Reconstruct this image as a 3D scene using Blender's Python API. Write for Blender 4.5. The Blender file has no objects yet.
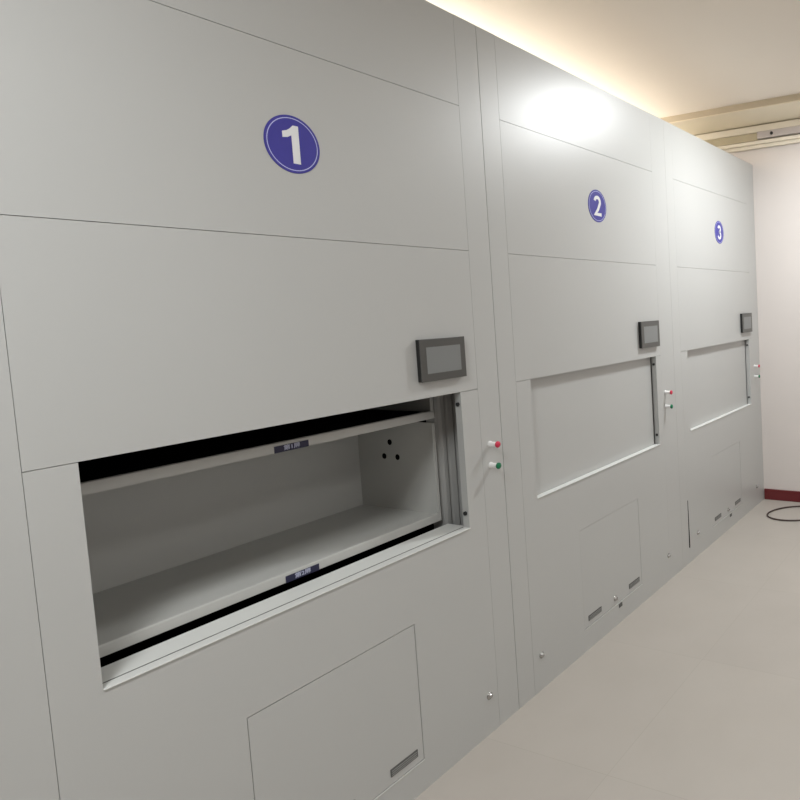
import bpy, bmesh, math
from mathutils import Matrix, Vector
scene = bpy.context.scene
C = scene.collection

# ------------------------------------------------------------------ materials
def mat(name, col, rough=0.5, metal=0.0, spec=0.5, var=0.0, vscale=3.0, bump=0.0, bscale=60.0, emit=None, estr=0.0):
    m = bpy.data.materials.new(name); m.use_nodes = True
    nt = m.node_tree; b = nt.nodes['Principled BSDF']
    b.inputs['Base Color'].default_value = (*col, 1)
    b.inputs['Roughness'].default_value = rough
    b.inputs['Metallic'].default_value = metal
    b.inputs['Specular IOR Level'].default_value = spec
    tc = nt.nodes.new('ShaderNodeTexCoord')
    if var > 0:
        n = nt.nodes.new('ShaderNodeTexNoise'); n.inputs['Scale'].default_value = vscale; n.inputs['Detail'].default_value = 3
        nt.links.new(tc.outputs['Object'], n.inputs['Vector'])
        r = nt.nodes.new('ShaderNodeValToRGB')
        r.color_ramp.elements[0].position = 0.3; r.color_ramp.elements[1].position = 0.7
        r.color_ramp.elements[0].color = (*[c*(1-var) for c in col], 1)
        r.color_ramp.elements[1].color = (*[min(1, c*(1+var)) for c in col], 1)
        nt.links.new(n.outputs['Fac'], r.inputs['Fac']); nt.links.new(r.outputs['Color'], b.inputs['Base Color'])
    if bump > 0:
        n2 = nt.nodes.new('ShaderNodeTexNoise'); n2.inputs['Scale'].default_value = bscale
        nt.links.new(tc.outputs['Object'], n2.inputs['Vector'])
        bp = nt.nodes.new('ShaderNodeBump'); bp.inputs['Strength'].default_value = bump; bp.inputs['Distance'].default_value = 0.002
        nt.links.new(n2.outputs['Fac'], bp.inputs['Height']); nt.links.new(bp.outputs['Normal'], b.inputs['Normal'])
    if emit:
        b.inputs['Emission Color'].default_value = (*emit, 1); b.inputs['Emission Strength'].default_value = estr
    return m

M = dict(
    paint=mat('grey_painted_steel', (0.47, 0.475, 0.465), 0.42, spec=0.75, var=0.012, vscale=1.3, bump=0.05, bscale=5),
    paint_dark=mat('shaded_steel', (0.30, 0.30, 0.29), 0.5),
    tray=mat('tray_grey_paint', (0.50, 0.50, 0.48), 0.45, var=0.01),
    post=mat('guide_post_steel', (0.36, 0.36, 0.35), 0.42),
    sill=mat('sill_lit_paint', (0.72, 0.73, 0.71), 0.32),  # overhead light on the ledges is put into this brighter grey
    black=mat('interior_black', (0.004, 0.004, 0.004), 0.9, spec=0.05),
    rubber=mat('black_rubber', (0.01, 0.01, 0.01), 0.5),
    bezel=mat('screen_bezel', (0.062, 0.062, 0.058), 0.33, spec=1.0),
    glass=mat('screen_glass', (0.19, 0.20, 0.20), 0.3, spec=1.0),
    blue=mat('disc_blue', (0.045, 0.04, 0.30), 0.4, var=0.05, vscale=20),
    white=mat('disc_white', (0.78, 0.79, 0.80), 0.4),
    ring=mat('disc_ring', (0.50, 0.52, 0.80), 0.4),
    white_pl=mat('button_white_plastic', (0.80, 0.80, 0.79), 0.35),
    red=mat('button_red', (0.62, 0.03, 0.08), 0.35),
    green=mat('button_green', (0.0, 0.17, 0.07), 0.35),
    chrome=mat('bolt_steel', (0.45, 0.45, 0.44), 0.25, metal=0.9),
    slot=mat('slot_shadow', (0.10, 0.10, 0.095), 0.6),
    navy=mat('label_navy', (0.015, 0.015, 0.05), 0.4),
    lettering=mat('label_lettering', (0.45, 0.47, 0.62), 0.5),
    wall=mat('white_wall_paint', (0.68, 0.63, 0.60), 0.8, var=0.01, bump=0.1),
    ceiling=mat('ceiling_cream_paint', (0.90, 0.83, 0.74), 0.85, var=0.015, vscale=0.8),
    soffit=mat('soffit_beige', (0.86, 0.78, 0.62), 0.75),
    soffit_edge=mat('soffit_edge_shaded', (0.58, 0.50, 0.37), 0.8),  # shading of the fascia is mixed into this darker beige
    rail=mat('rail_cream', (0.82, 0.76, 0.64), 0.7),
    rail_dark=mat('rail_olive', (0.50, 0.44, 0.31), 0.8),
    base=mat('maroon_baseboard', (0.13, 0.012, 0.015), 0.4, var=0.05),
    cord=mat('brown_black_cord', (0.05, 0.03, 0.025), 0.55),
    fix=mat('pale_grey_plastic', (0.52, 0.47, 0.45), 0.6),
    glow=mat('light_diffuser', (0.9, 0.9, 0.9), 0.5, emit=(1, 0.98, 0.94), estr=6),
    pane_fill=mat('fill_pane_glow', (0.8, 0.8, 0.8), 0.5, emit=(0.93, 0.97, 1), estr=0.3),
    frame=mat('white_frame', (0.75, 0.75, 0.74), 0.5),
)

def floor_mat():
    m = bpy.data.materials.new('beige_polished_tile'); m.use_nodes = True
    nt = m.node_tree; b = nt.nodes['Principled BSDF']; L = nt.links
    tc = nt.nodes.new('ShaderNodeTexCoord')
    br = nt.nodes.new('ShaderNodeTexBrick'); br.offset = 0.0
    br.inputs['Scale'].default_value = 1.0
    br.inputs['Brick Width'].default_value = 0.8; br.inputs['Row Height'].default_value = 0.8
    br.inputs['Mortar Size'].default_value = 0.0012; br.inputs['Mortar Smooth'].default_value = 0.3
    br.inputs['Color1'].default_value = (0.42, 0.387, 0.352, 1); br.inputs['Color2'].default_value = (0.43, 0.397, 0.36, 1)
    br.inputs['Mortar'].default_value = (0.375, 0.345, 0.305, 1)
    mp = nt.nodes.new('ShaderNodeMapping'); mp.inputs['Location'].default_value = (0.3, -0.25, 0)
    L.new(tc.outputs['Object'], mp.inputs['Vector']); L.new(mp.outputs['Vector'], br.inputs['Vector'])
    n = nt.nodes.new('ShaderNodeTexNoise'); n.inputs['Scale'].default_value = 4; n.inputs['Detail'].default_value = 5
    L.new(tc.outputs['Object'], n.inputs['Vector'])
    rp = nt.nodes.new('ShaderNodeValToRGB')
    rp.color_ramp.elements[0].color = (0.94, 0.93, 0.92, 1); rp.color_ramp.elements[1].color = (1.04, 1.04, 1.04, 1)
    L.new(n.outputs['Fac'], rp.inputs['Fac'])
    mx = nt.nodes.new('ShaderNodeMix'); mx.data_type = 'RGBA'; mx.blend_type = 'MULTIPLY'; mx.inputs['Factor'].default_value = 1
    L.new(br.outputs['Color'], mx.inputs[6]); L.new(rp.outputs['Color'], mx.inputs[7]); L.new(mx.outputs[2], b.inputs['Base Color'])
    b.inputs['Roughness'].default_value = 0.38; b.inputs['Specular IOR Level'].default_value = 0.35
    return m
M['floor'] = floor_mat()
pb = M['paint'].node_tree.nodes['Principled BSDF']
pb.inputs['Coat Weight'].default_value = 0.7; pb.inputs['Coat Roughness'].default_value = 0.36

# ------------------------------------------------------------------ mesh helpers
def box(bm, x0, x1, y0, y1, z0, z1, mi=0):
    v = [bm.verts.new((x, y, z)) for x in (x0, x1) for y in (y0, y1) for z in (z0, z1)]
    for f in ((0, 1, 3, 2), (4, 6, 7, 5), (0, 4, 5, 1), (2, 3, 7, 6), (0, 2, 6, 4), (1, 5, 7, 3)):
        fc = bm.faces.new([v[i] for i in f]); fc.material_index = mi

def cyl(bm, p0, p1, r0, r1=None, n=24, mi=0, smooth=True):
    r1 = r0 if r1 is None else r1
    p0 = Vector(p0); p1 = Vector(p1); d = (p1-p0).normalized()
    a = d.orthogonal().normalized(); b = d.cross(a)
    A = [bm.verts.new(p0+(a*math.cos(t)+b*math.sin(t))*r0) for t in [2*math.pi*i/n for i in range(n)]]
    B = [bm.verts.new(p1+(a*math.cos(t)+b*math.sin(t))*r1) for t in [2*math.pi*i/n for i in range(n)]]
    for i in range(n):
        f = bm.faces.new((A[i], A[(i+1) % n], B[(i+1) % n], B[i])); f.smooth = smooth; f.material_index = mi
    bm.faces.new(A[::-1]).material_index = mi; bm.faces.new(B).material_index = mi

def lathe(bm, o, axis, prof, n=28, mi=0):
    # prof: list of (distance along the axis, radius)
    o = Vector(o); d = Vector(axis).normalized(); a = d.orthogonal().normalized(); b = d.cross(a)
    rings = []
    for s, r in prof:
        rings.append([bm.verts.new(o+d*s+(a*math.cos(t)+b*math.sin(t))*max(r, 1e-5)) for t in [2*math.pi*i/n for i in range(n)]])
    for A, B in zip(rings, rings[1:]):
        for i in range(n):
            f = bm.faces.new((A[i], A[(i+1) % n], B[(i+1) % n], B[i])); f.smooth = True; f.material_index = mi
    bm.faces.new(rings[0][::-1]).material_index = mi; bm.faces.new(rings[-1]).material_index = mi

def tube(bm, pts, r, n=10):
    pts = [Vector(p) for p in pts]; rings = []
    for i, p in enumerate(pts):
        d = (pts[min(i+1, len(pts)-1)]-pts[max(i-1, 0)]).normalized()
        up = Vector((0, 0, 1)); a = d.cross(up).normalized(); b = a.cross(d)
        rings.append([bm.verts.new(p+(a*math.cos(t)+b*math.sin(t))*r) for t in [2*math.pi*k/n for k in range(n)]])
    for A, B in zip(rings, rings[1:]):
        for k in range(n):
            bm.faces.new((A[k], A[(k+1) % n], B[(k+1) % n], B[k])).smooth = True
    bm.faces.new(rings[0][::-1]); bm.faces.new(rings[-1])

def prism(bm, poly, y0, y1, mi=0):
    # polygon in X,Z extruded along Y
    A = [bm.verts.new((x, y0, z)) for x, z in poly]; B = [bm.verts.new((x, y1, z)) for x, z in poly]
    bm.faces.new(A).material_index = mi; bm.faces.new(B[::-1]).material_index = mi
    n = len(poly)
    for i in range(n):
        bm.faces.new((A[i], B[i], B[(i+1) % n], A[(i+1) % n])).material_index = mi

def ribbon(bm, pts, w, y0, y1):
    # constant width stroke along a path in X,Z
    L = []; R = []
    n = len(pts)
    for i in range(n):
        p = Vector(pts[i]); t0 = (Vector(pts[i])-Vector(pts[i-1])).normalized() if i > 0 else None
        t1 = (Vector(pts[i+1])-Vector(pts[i])).normalized() if i < n-1 else None
        if t0 is None: t0 = t1
        if t1 is None: t1 = t0
        nn = Vector((-(t0+t1).y, (t0+t1).x)).normalized()
        k = w/2/max(0.5, nn.dot(Vector((-t1.y, t1.x))))
        L.append(p+nn*k); R.append(p-nn*k)
    vs = {}
    for y in (y0, y1):
        vs[y] = ([bm.verts.new((q.x, y, q.y)) for q in L], [bm.verts.new((q.x, y, q.y)) for q in R])
    a, b = vs[y0]; c, d = vs[y1]
    for i in range(n-1):
        bm.faces.new((a[i], b[i], b[i+1], a[i+1])); bm.faces.new((c[i], c[i+1], d[i+1], d[i]))
        bm.faces.new((a[i], a[i+1], c[i+1], c[i])); bm.faces.new((b[i], d[i], d[i+1], b[i+1]))
    bm.faces.new((a[0], c[0], d[0], b[0])); bm.faces.new((a[-1], b[-1], d[-1], c[-1]))

def obj(name, bm, mats, parent=None, bevel=0.0, seg=2):
    bmesh.ops.recalc_face_normals(bm, faces=bm.faces)
    me = bpy.data.meshes.new(name); bm.to_mesh(me); bm.free()
    for m in (mats if isinstance(mats, (list, tuple)) else [mats]): me.materials.append(M[m])
    o = bpy.data.objects.new(name, me); C.objects.link(o)
    if parent: o.parent = parent
    if bevel:
        md = o.modifiers.new('edge', 'BEVEL'); md.width = bevel; md.segments = seg; md.limit_method = 'ANGLE'
    return o

def tag(o, label, cat, group=None):
    o['label'] = label; o['category'] = cat
    if group: o['group'] = group
    return o

def B(): return bmesh.new()

def struct(name, bm, m, parent=None, bevel=0):
    o = obj(name, bm, m, parent, bevel)
    if parent is None: o['kind'] = 'structure'
    return o

# ------------------------------------------------------------------ dimensions (metres)
END = 4.53            # end of the cabinet row, at the end wall
TOP = 2.726           # cabinet height
CEIL = 3.07
DEPTH = 1.15
G = 0.0016            # seam

def glyph_points(n):
    s = 1.0
    if n == 2:
        pts = []
        for i in range(0, 15):
            t = math.radians(170-(170+35)*i/14)
            pts.append((0.215*math.cos(t), 0.20+0.20*math.sin(t)))
        pts += [(0.02, -0.17), (-0.19, -0.385), (0.30, -0.385)]
        return [pts]
    if n == 3:
        a = []
        for i in range(0, 13):
            t = math.radians(165-(165+80)*i/12)
            a.append((0.19*math.cos(t), 0.21+0.18*math.sin(t)))
        a.append((-0.05, 0.02))
        b = [(-0.05, 0.02)]
        for i in range(0, 14):
            t = math.radians(85-(85+165)*i/13)
            b.append((0.215*math.cos(t), -0.195+0.205*math.sin(t)))
        return [a, b]

def text_mesh(s, size, name):
    cu = bpy.data.curves.new(name, 'FONT'); cu.body = s; cu.size = size; cu.align_x = 'CENTER'; cu.align_y = 'CENTER'
    cu.offset = 0.0004; cu.extrude = 0.0002
    o = bpy.data.objects.new(name, cu); C.objects.link(o)
    dg = bpy.context.evaluated_depsgraph_get(); dg.update()
    me = bpy.data.meshes.new_from_object(o.evaluated_get(dg))
    bpy.data.objects.remove(o)
    return me

def number_disc(root, cx, cz, n, r=0.0805):
    b = B()
    lathe(b, (cx, 0.0, cz), (0, -1, 0), [(0, r), (0.0012, r), (0.0016, r-0.0004)], n=72)
    # thin pale ring near the rim
    N = 72; ya, yb = -0.0014, -0.0019
    for i in range(N):
        t0 = 2*math.pi*i/N; t1 = 2*math.pi*(i+1)/N
        q = []
        for (rr, t) in ((r*0.885, t0), (r*0.915, t0), (r*0.915, t1), (r*0.885, t1)):
            q.append(b.verts.new((cx+rr*math.cos(t), yb, cz+rr*math.sin(t))))
        b.faces.new(q).material_index = 1
    d = obj('number_disc', b, ['blue', 'ring'], root)
    b = B(); k = r*1.33
    if n == 1:
        k *= 1.13
        P = [(-0.02, -0.44), (0.155, -0.44), (0.155, 0.44), (0.03, 0.44), (-0.045, 0.36), (-0.12, 0.305), (-0.235, 0.265), (-0.235, 0.125), (-0.12, 0.145), (-0.02, 0.205)]
        prism(b, [(cx+x*k, cz+z*k) for x, z in P], -0.0024, -0.0012)
    else:
        for pts in glyph_points(n):
            ribbon(b, [(cx+x*k, cz+z*k) for x, z in pts], 0.155*k, -0.0024, -0.0012)
    num = obj('numeral', b, 'white', d)
    return d

def storage_tray(root, x0, x1, zb, text, front=0.15, back=0.585, dark=False):
    """one hanging carrier: floor with folded front lip, two end plates, back plate, printed label"""
    b = B(); lip = 0.030; t = 0.003
    # rolled lip section swept along X
    sec = [(front, zb), (front, zb+lip-0.004), (front+0.001, zb+lip-0.001), (front+0.004, zb+lip), (front+0.012, zb+lip), (front+0.016, zb+lip-0.003),
           (front+0.022, zb+lip-0.008), (back, zb+lip-0.008), (back, zb+lip-0.011), (front+0.03, zb+lip-0.011), (front+0.03, zb)]
    A = [b.verts.new((x0, y, z)) for y, z in sec]; Bv = [b.verts.new((x1, y, z)) for y, z in sec]
    b.faces.new(A); b.faces.new(Bv[::-1])
    for i in range(len(sec)):
        b.faces.new((A[i], A[(i+1) % len(sec)], Bv[(i+1) % len(sec)], Bv[i]))
    tr = obj('storage_tray', b, 'tray', root)
    fl = zb+lip-0.008; top = zb+0.378
    # right end plate with three round holes (grid of quads around discs)
    for side, xs in ((0, x0), (1, x1-0.004)):
        b = B()
        box(b, xs, xs+0.004, front+0.006, back, fl-0.004, top)
        yy = xs if side else xs+0.004
        sgn = -1 if side else 1
        # folded front edge
        box(b, xs-(0.010 if side else 0), xs+0.004+(0 if side else 0.010), front+0.001, front+0.006, fl, top)
        for (hy, hz) in ((0.247, 0.292), (0.283, 0.234), (0.209, 0.234)):
            cyl(b, (yy, front+hy, zb+hz), (yy+sgn*0.0008, front+hy, zb+hz), 0.0115, n=24, mi=1)
        obj('end_plate', b, ['tray', 'black'], tr)
    b = B(); box(b, x0+0.004, x1-0.004, back-0.004, back, fl-0.004, top)
    obj('back_plate', b, 'black' if dark else 'tray', tr)  # shade inside the upper tray is painted as a black back
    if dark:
        b = B(); box(b, x0+0.005, x1-0.005, front+0.024, back-0.005, fl+0.0002, fl+0.002); obj('shade_liner', b, 'black', tr)  # black sheet stands for the shade on the upper tray floor
    b = B(); cx = (x0+x1)/2+0.004
    box(b, cx-0.053, cx+0.053, front-0.0015, front, zb-0.001, zb+0.0195)
    lp = obj('label_plate', b, ['navy', 'lettering'], tr)
    me = text_mesh(text, 0.0165, 'label_text')
    bm = bmesh.new(); bm.from_mesh(lp.data)
    b2 = bmesh.new(); b2.from_mesh(me)
    vm = [bm.verts.new((cx+v.co.x*1.25, front-0.0018+(-v.co.z), zb+0.0095+v.co.y)) for v in b2.verts]
    b2.verts.ensure_lookup_table()
    for f in b2.faces:
        try:
            nf = bm.faces.new([vm[v.index] for v in f.verts]); nf.material_index = 1
        except ValueError: pass
    b2.free(); bm.to_mesh(lp.data); bm.free(); bpy.data.meshes.remove(me)
    return tr

def button(root, x, z, colour, ln=0.036):
    b = B()
    lathe(b, (x, 0, z), (0, -1, 0), [(0, 0.0125), (0.002, 0.0125), (0.0022, 0.0095), (ln, 0.0090)], n=24)
    h = obj('push_button', b, 'white_pl', root)
    b = B()
    lathe(b, (x, 0, z), (0, -1, 0), [(ln, 0.0105), (ln+0.001, 0.0125), (ln+0.006, 0.0125), (ln+0.0085, 0.0105), (ln+0.009, 0.002)], n=24)
    c = obj('button_cap', b, colour, h)
    c['label'] = ('red' if colour == 'red' else 'green')+' push button cap'

def cabinet(n, ox, W, open_=False, label='', rl=1.378, dx=0.0, bolts=(0.151, 1.332), seam=0.0011, lseam=None, rseam=0.0009, edge=0.0009, screenx=1.102, btn=1.40):
    """one floor-to-ceiling motorised storage cabinet; local x is measured from ox + dx"""
    root = bpy.data.objects.new('storage_cabinet', None); C.objects.link(root); root.location = (ox, 0, 0)
    tag(root, label, 'cabinet', 'tall grey storage cabinets in a row')
    wl, wr, zb, zt = 0.186+dx, 1.290+dx, 0.830, 1.342
    pl, pr = 0.096+dx, rl
    T = 0.030
    def pan(name, x0, x1, z0, z1, m='paint', t=T, g=G, gv=None):
        b = B(); gv = 0
        box(b, x0+lseam/2, x1-rseam/2, 0, t, z0+g/2, z1-g/2)
        return obj(name, b, m, root)
    lseam = seam if lseam is None else lseam
    for (x0, x1) in ((0.0, pl-lseam/2), (pr+rseam/2, W-edge)):
        b = B(); box(b, x0, x1, 0, T, 0, TOP); obj('side_stile', b, 'paint', root)
    pan('top_panel', pl, pr, 2.397, TOP)
    pan('number_panel', pl, pr, 1.865, 2.397)
    pan('header_panel', pl, pr, zt, 1.865)
    # lower panel: U-shaped sheet around the opening and the access door
    ax0, ax1, az0, az1 = 0.470+dx, 1.014+dx, 0.108, 0.588
    b = B()
    for (x0, x1, z0, z1) in ((pl+lseam/2, wl, zb-0.004, zt-G/2), (wr, pr-rseam/2, zb-0.004, zt-G/2), (pl+lseam/2, pr-rseam/2, az1, zb-0.004),
                             (pl+lseam/2, ax0, az0, az1), (ax1, pr-rseam/2, az0, az1), (pl+lseam/2, pr-rseam/2, 0, az0)):
        box(b, x0, x1, 0, T, z0, z1)
    obj('lower_panel', b, 'paint', root)
    # access door at the bottom
    b = B(); g = 0.0022 if n == 1 else 0.0014
    box(b, ax0+g, ax1-g, 0.0008, 0.012, az0+0.002, az1-g)
    ad = obj('access_door', b, 'paint', root)
    for (s0, s1) in ((0.035, 0.145), (0.410, 0.518)):
        b = B()
        box(b, ax0+s0, ax0+s1, -0.0012, 0.001, 0.134, 0.160)
        for k in range(3):
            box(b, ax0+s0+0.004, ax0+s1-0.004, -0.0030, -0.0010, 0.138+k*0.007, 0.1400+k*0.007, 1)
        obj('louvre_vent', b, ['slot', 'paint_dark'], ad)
    b = B(); kx = (ax0+ax1)/2
    lathe(b, (kx, 0.001, 0.144), (0, -1, 0), [(0, 0.0130), (0.003, 0.0130), (0.004, 0.010), (0.012, 0.009), (0.013, 0.004)])
    obj('lock', b, 'chrome', ad)
    b = B(); box(b, kx+0.030, kx+0.060, -0.004, 0.001, 0.080, 0.100)
    obj('latch', b, 'slot', root, bevel=0.002)
    b = B(); box(b, ax0, ax1, -0.0018, 0.001, az0-0.003, az0)
    obj('door_rail', b, 'sill', root)
    for bx in bolts:
        b = B(); lathe(b, (bx+dx, 0, 0.150), (0, -1, 0), [(0, 0.014), (0.002, 0.014), (0.003, 0.009), (0.010, 0.008), (0.013, 0.004)])
        obj('bolt', b, 'chrome', root)
    # body behind the face: sides, top, back, dark inside
    b = B()
    box(b, 0.0005, 0.004, T, DEPTH, 0, TOP); box(b, W-0.004, W-0.0005, T, DEPTH, 0, TOP)
    box(b, 0.004, W-0.004, T, DEPTH, TOP-0.004, TOP); box(b, 0.004, W-0.004, DEPTH-0.004, DEPTH, 0, TOP-0.004)
    obj('cabinet_body', b, 'paint', root)
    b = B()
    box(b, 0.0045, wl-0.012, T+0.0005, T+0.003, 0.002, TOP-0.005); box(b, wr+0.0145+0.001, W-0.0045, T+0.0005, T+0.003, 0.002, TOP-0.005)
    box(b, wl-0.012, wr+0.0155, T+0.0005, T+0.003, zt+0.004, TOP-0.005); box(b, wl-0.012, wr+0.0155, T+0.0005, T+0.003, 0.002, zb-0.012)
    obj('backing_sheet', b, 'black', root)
    # sill: light folded edge, groove
    b = B()
    box(b, wl, wr+0.002, -0.004, 0.029, zb-0.0035, zb)
    sl = obj('sill', b, 'sill', root, bevel=0.0008)
    if open_:
        b = B(); box(b, wl, wr+0.002, 0.0290, 0.0350, zb-0.006, zb-0.0005); obj('groove_shade', b, 'slot', sl)  # flush dark strip painted for the shade in the groove
    # two dark latch pins on the right jamb
    for z in (1.296, 0.884):
        b = B(); lathe(b, (wr, 0.015, z), (-1, 0, 0), [(0, 0.0075), (0.006, 0.0075), (0.009, 0.004)], n=16)
        obj('latch_pin', b, 'rubber', root)
    if open_:
        # inner ledge
        b = B(); box(b, wl-0.01, wr+0.012, 0.0350, 0.122, zb-0.012, zb-0.0002)
        obj('inner_ledge', b, 'sill', root, bevel=0.001)
        # inside lining
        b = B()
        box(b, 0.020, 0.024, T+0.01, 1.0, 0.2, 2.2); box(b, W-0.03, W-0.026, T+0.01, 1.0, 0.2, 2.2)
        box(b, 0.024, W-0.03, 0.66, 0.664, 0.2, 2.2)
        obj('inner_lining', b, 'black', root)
        # folded guide post beside the trays
        b = B()
        prof = [(1.304, 0.190), (1.312, 0.162), (1.322, 0.156), (1.328, 0.146), (1.340, 0.142), (1.348, 0.150), (1.356, 0.142), (1.372, 0.132),
                (1.380, 0.138), (1.390, 0.128), (1.41, 0.120), (1.43, 0.10), (1.458, 0.10)]
        pf = prof+[(1.458, 0.2), (1.304, 0.2)]
        lo = [b.verts.new((x, y, 0.55)) for x, y in pf]; hi = [b.verts.new((x, y, 1.62)) for x, y in pf]
        for i in range(len(pf)):
            j = (i+1) % len(pf); b.faces.new((lo[i], lo[j], hi[j], hi[i]))
        b.faces.new(lo[::-1]); b.faces.new(hi)
        obj('guide_post', b, 'post', root)
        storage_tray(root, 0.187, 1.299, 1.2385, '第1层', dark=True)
        storage_tray(root, 0.187, 1.299, 0.8420, '第2层')

    else:
        # closed sliding door, set back behind the face
        b = B(); box(b, wl-0.01, wr-0.010, T+0.001, T+0.012, zb-0.010, zt+0.003)
        obj('sliding_door', b, 'paint', root)
        b = B(); box(b, wr-0.008, wr+0.014, T+0.012, T+0.030, zb-0.010, zt+0.003)
        obj('door_channel', b, 'rubber', root)
    # touch screen
    b = B(); sx = screenx
    box(b, sx+0.001, sx+0.204, -0.018, 0, 1.401, 1.547, 1); box(b, sx, sx+0.205, -0.0200, -0.0165, 1.400, 1.548)
    ts = obj('touch_screen', b, ['bezel', 'rubber'], root, bevel=0.001)
    b = B(); box(b, sx+0.026, sx+0.181, -0.0208, -0.0199, 1.427, 1.519)
    obj('display', b, 'glass', ts)
    button(root, btn, 1.120, 'red'); button(root, btn-0.003, 1.037, 'green')
    return root

# ------------------------------------------------------------------ the three cabinets
c1 = cabinet(1, 0.0, 1.492, True, 'nearest grey cabinet with blue disc 1 and open hatch showing trays', btn=1.4225, edge=0.0020)
number_disc(c1, 0.728, 2.1265, 1)
c2 = cabinet(2, 1.4925, 1.5195, False, 'middle grey cabinet with blue disc 2 and closed recessed hatch', rl=1.350, rseam=0.0003, edge=0.0003, dx=0.0045, screenx=1.1115, btn=1.389)
number_disc(c2, 2.2625-1.4925, 2.1345, 2, r=0.0795)
c3 = cabinet(3, 3.0125, END-3.0125, False, 'farthest grey cabinet with blue disc 3, beside the white end wall', rl=1.350, lseam=0.0003, rseam=0.0003, edge=0.0005, dx=0.001, bolts=(0.226, 1.343), screenx=1.1215, btn=1.394)
number_disc(c3, 3.792-3.0125, 2.131, 3, r=0.0795)
# the far cabinet's left stile gapes open near the floor
b = B()
prism(b, [(3.1070, 0.095), (3.1200, 0.095), (3.1145, 0.40), (3.1095, 0.40)], -0.0012, 0.0005)
g = obj('panel_gap', b, 'black'); g.parent = c3; g.matrix_parent_inverse = Matrix.Translation((-3.0125, 0, 0))

# ------------------------------------------------------------------ the room
XL, YF, YB = -3.2, -4.2, 1.6
b = B(); box(b, XL-0.1, END+0.1, YF-0.1, YB+0.1, -0.06, 0.0); struct('floor', b, 'floor')
b = B(); box(b, XL-0.1, END+0.1, YF-0.1, YB+0.1, CEIL, CEIL+0.06); struct('ceiling', b, 'ceiling')
b = B(); box(b, END+0.001, END+0.1, YF, YB, 0, CEIL); struct('wall_right', b, 'wall')
b = B(); box(b, XL-0.1, XL, YF, YB, 0, CEIL); struct('wall_left', b, 'wall')
b = B(); box(b, XL, END, YB, YB+0.1, 0, CEIL); struct('wall_back', b, 'wall')
b = B()
box(b, XL, -1.4, YF-0.1, YF, 0, CEIL); box(b, 2.8, END, YF-0.1, YF, 0, CEIL); box(b, -1.4, 2.8, YF-0.1, YF, 0, 0.9); box(b, -1.4, 2.8, YF-0.1, YF, 2.6, CEIL)
struct('wall_front', b, 'wall')
w = B()  # glowing window added in the unseen wall as fill light
box(w, -1.4, 2.8, YF-0.06, YF, 0.9, 0.95); box(w, -1.4, 2.8, YF-0.06, YF, 2.55, 2.6)
for x in (-1.4, -0.02, 1.36, 2.75): box(w, x, x+0.05, YF-0.06, YF, 0.95, 2.55)
wf = struct('fill_window', w, 'frame')
b = B(); box(b, -1.4, 2.8, YF-0.09, YF-0.07, 0.9, 2.6); obj('fill_pane', b, 'pane_fill', wf)
b = B(); box(b, END-0.014, END+0.0005, YF, -0.006, 0, 0.088); struct('baseboard_right', b, 'base', bevel=0.003)
b = B(); box(b, XL, XL+0.014, YF, YB, 0, 0.088); struct('baseboard_left', b, 'base', bevel=0.003)
b = B(); box(b, XL+0.014, END-0.014, YF, YF+0.014, 0, 0.088); struct('baseboard_front', b, 'base', bevel=0.003)
# soffit and stepped mouldings along the end wall
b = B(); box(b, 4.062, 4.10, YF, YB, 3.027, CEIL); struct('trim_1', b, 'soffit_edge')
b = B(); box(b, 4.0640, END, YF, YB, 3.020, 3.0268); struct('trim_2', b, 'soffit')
b = B()
box(b, 4.47, END, YF, YB, 2.962, 3.012); struct('trim_3', b, 'rail', bevel=0.003)
b = B(); box(b, 4.495, END, YF, YB, 2.905, 2.962); struct('trim_4', b, 'rail_dark')
b = B(); box(b, 4.480, END, YF, YB, 2.872, 2.898); box(b, 4.505, END, YF, YB, 2.845, 2.872); struct('trim_5', b, 'rail', bevel=0.002)

fx = bpy.data.objects.new('fixture_box', None); C.objects.link(fx); fx.location = (4.47, -0.35, 2.935)
tag(fx, 'pale grey box fixture high on the end wall among the beige mouldings', 'fixture')
b = B(); box(b, -0.008, 0.025, -0.28, 0.28, -0.028, 0.026); obj('housing', b, 'fix', fx, bevel=0.003)
b = B(); lathe(b, (-0.008, 0.160, 0.000), (-1, 0, 0), [(0, 0.013), (0.004, 0.012), (0.006, 0.006)], n=20); obj('sensor_knob', b, 'rubber', fx)

# power cord loop lying on the floor by the end wall
raw = [(4.44, -0.60), (4.43, -0.42), (4.36, -0.27), (4.27, -0.19), (4.19, -0.162), (4.13, -0.163), (4.085, -0.19), (4.05, -0.25), (4.045, -0.34), (4.09, -0.46), (4.18, -0.58), (4.26, -0.72), (4.25, -0.86), (4.33, -0.99), (4.47, -1.05)]
def cr(P, k=6):
    out = []
    for i in range(len(P)-1):
        p0 = Vector(P[max(i-1, 0)]); p1 = Vector(P[i]); p2 = Vector(P[i+1]); p3 = Vector(P[min(i+2, len(P)-1)])
        for j in range(k):
            t = j/k
            out.append(0.5*((2*p1)+(p2-p0)*t+(2*p0-5*p1+4*p2-p3)*t*t+(3*p1-p0-3*p2+p3)*t**3))
    out.append(Vector(P[-1])); return out
b = B(); tube(b, [(p.x, p.y, 0.0062) for p in cr(raw)], 0.006)
tag(obj('power_cord', b, 'cord'), 'dark brown power cord looped on the beige floor by the end wall', 'cord')

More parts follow.
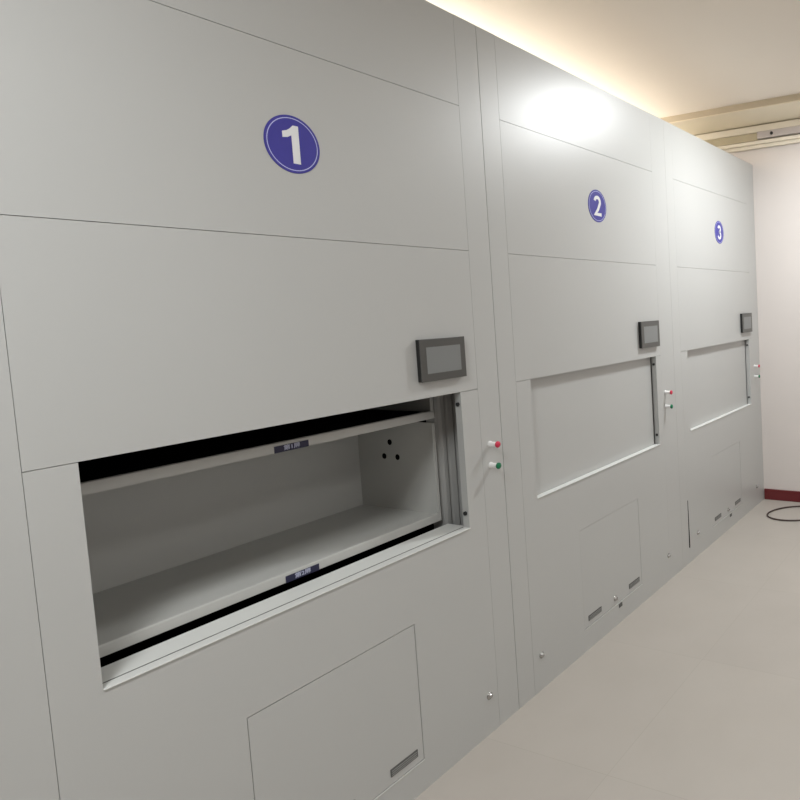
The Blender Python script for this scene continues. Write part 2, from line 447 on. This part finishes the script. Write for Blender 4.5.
# ------------------------------------------------------------------ lights
def ceiling_light(x, y, sx, sy, label, power, col=(0.955, 0.99, 1.0)):
    r = bpy.data.objects.new('ceiling_light', None); C.objects.link(r); r.location = (x, y, CEIL)
    tag(r, label, 'ceiling light', 'ceiling lights')
    b = B()
    for q in ((-sx/2-0.02, sx/2+0.02, -sy/2-0.02, -sy/2), (-sx/2-0.02, sx/2+0.02, sy/2, sy/2+0.02), (-sx/2-0.02, -sx/2, -sy/2, sy/2), (sx/2, sx/2+0.02, -sy/2, sy/2)):
        box(b, *q, -0.035, 0)
    obj('light_frame', b, 'frame', r)
    b = B(); box(b, -sx/2, sx/2, -sy/2, sy/2, -0.028, -0.001); obj('diffuser', b, 'glow', r)
    ld = bpy.data.lights.new('lamp', 'AREA'); ld.shape = 'RECTANGLE'; ld.size = sx; ld.size_y = sy; ld.energy = power; ld.color = col
    lo = bpy.data.objects.new('lamp', ld); C.objects.link(lo); lo.location = (x, y, CEIL-0.045)
    return r
ceiling_light(3.34, -1.00, 0.40, 0.28, 'rectangular ceiling light panel nearest the end wall, in front of the cabinets', 50)
ceiling_light(0.9, -2.9, 0.6, 0.6, 'square ceiling light panel near the front wall, middle of the room', 8)
ceiling_light(-0.9, -1.15, 0.6, 0.6, 'square ceiling light panel farthest from the end wall', 50)
# added warm uplight, unseen on the cabinet tops, to brighten the ceiling
st = bpy.data.objects.new('added_uplight', None); C.objects.link(st); st.location = (2.6, 1.08, TOP)
tag(st, 'added warm uplight strip, unseen on top of the cabinets, aimed at the ceiling', 'strip light')
b = B(); box(b, -1.8, 1.8, -0.04, 0.04, 0, 0.012); box(b, -1.8, 1.8, -0.04, -0.035, 0.012, 0.03); box(b, -1.8, 1.8, 0.035, 0.04, 0.012, 0.03); obj('channel', b, 'frame', st)
b = B(); box(b, -1.79, 1.79, -0.033, 0.033, 0.0125, 0.018); obj('diffuser', b, 'glow', st)
ld = bpy.data.lights.new('added_uplight_lamp', 'AREA'); ld.shape = 'RECTANGLE'; ld.size = 3.6; ld.size_y = 0.06; ld.energy = 37; ld.color = (1, 0.94, 0.86)
lo = bpy.data.objects.new('added_uplight_lamp', ld); C.objects.link(lo); lo.location = (2.6, 1.08, TOP+0.035); lo.rotation_euler = (math.pi, 0, 0)

wd = bpy.data.worlds.new('room_air'); scene.world = wd; wd.use_nodes = True
wd.node_tree.nodes['Background'].inputs['Color'].default_value = (0.9, 0.95, 1, 1)
wd.node_tree.nodes['Background'].inputs['Strength'].default_value = 0.5

# ------------------------------------------------------------------ camera
yaw, pitch, roll = 1.137455492168043, -0.07076820324839217, -0.04199377272092742
cy, sy, cp, sp, crl, srl = math.cos(yaw), math.sin(yaw), math.cos(pitch), math.sin(pitch), math.cos(roll), math.sin(roll)
F = Vector((sy*cp, cy*cp, sp)); right = Vector((cy, -sy, 0)); up = right.cross(F)
Rv = crl*right+srl*up; Uv = -srl*right+crl*up
cam = bpy.data.cameras.new('camera'); co = bpy.data.objects.new('camera', cam); C.objects.link(co)
m = Matrix(((Rv.x, Uv.x, -F.x), (Rv.y, Uv.y, -F.y), (Rv.z, Uv.z, -F.z))).to_4x4()
m.translation = Vector((-0.5175076, -1.8272157, 1.6251857))
co.matrix_world = m
cam.sensor_width = 36; cam.lens = 656.1238/800*36
cam.shift_x = -(702.6318-400)/800; cam.shift_y = (351.4949-400)/800
cam.clip_start = 0.02
scene.camera = co
scene.view_settings.view_transform = 'Standard'
scene.view_settings.look = 'None'
scene.view_settings.exposure = 0.0
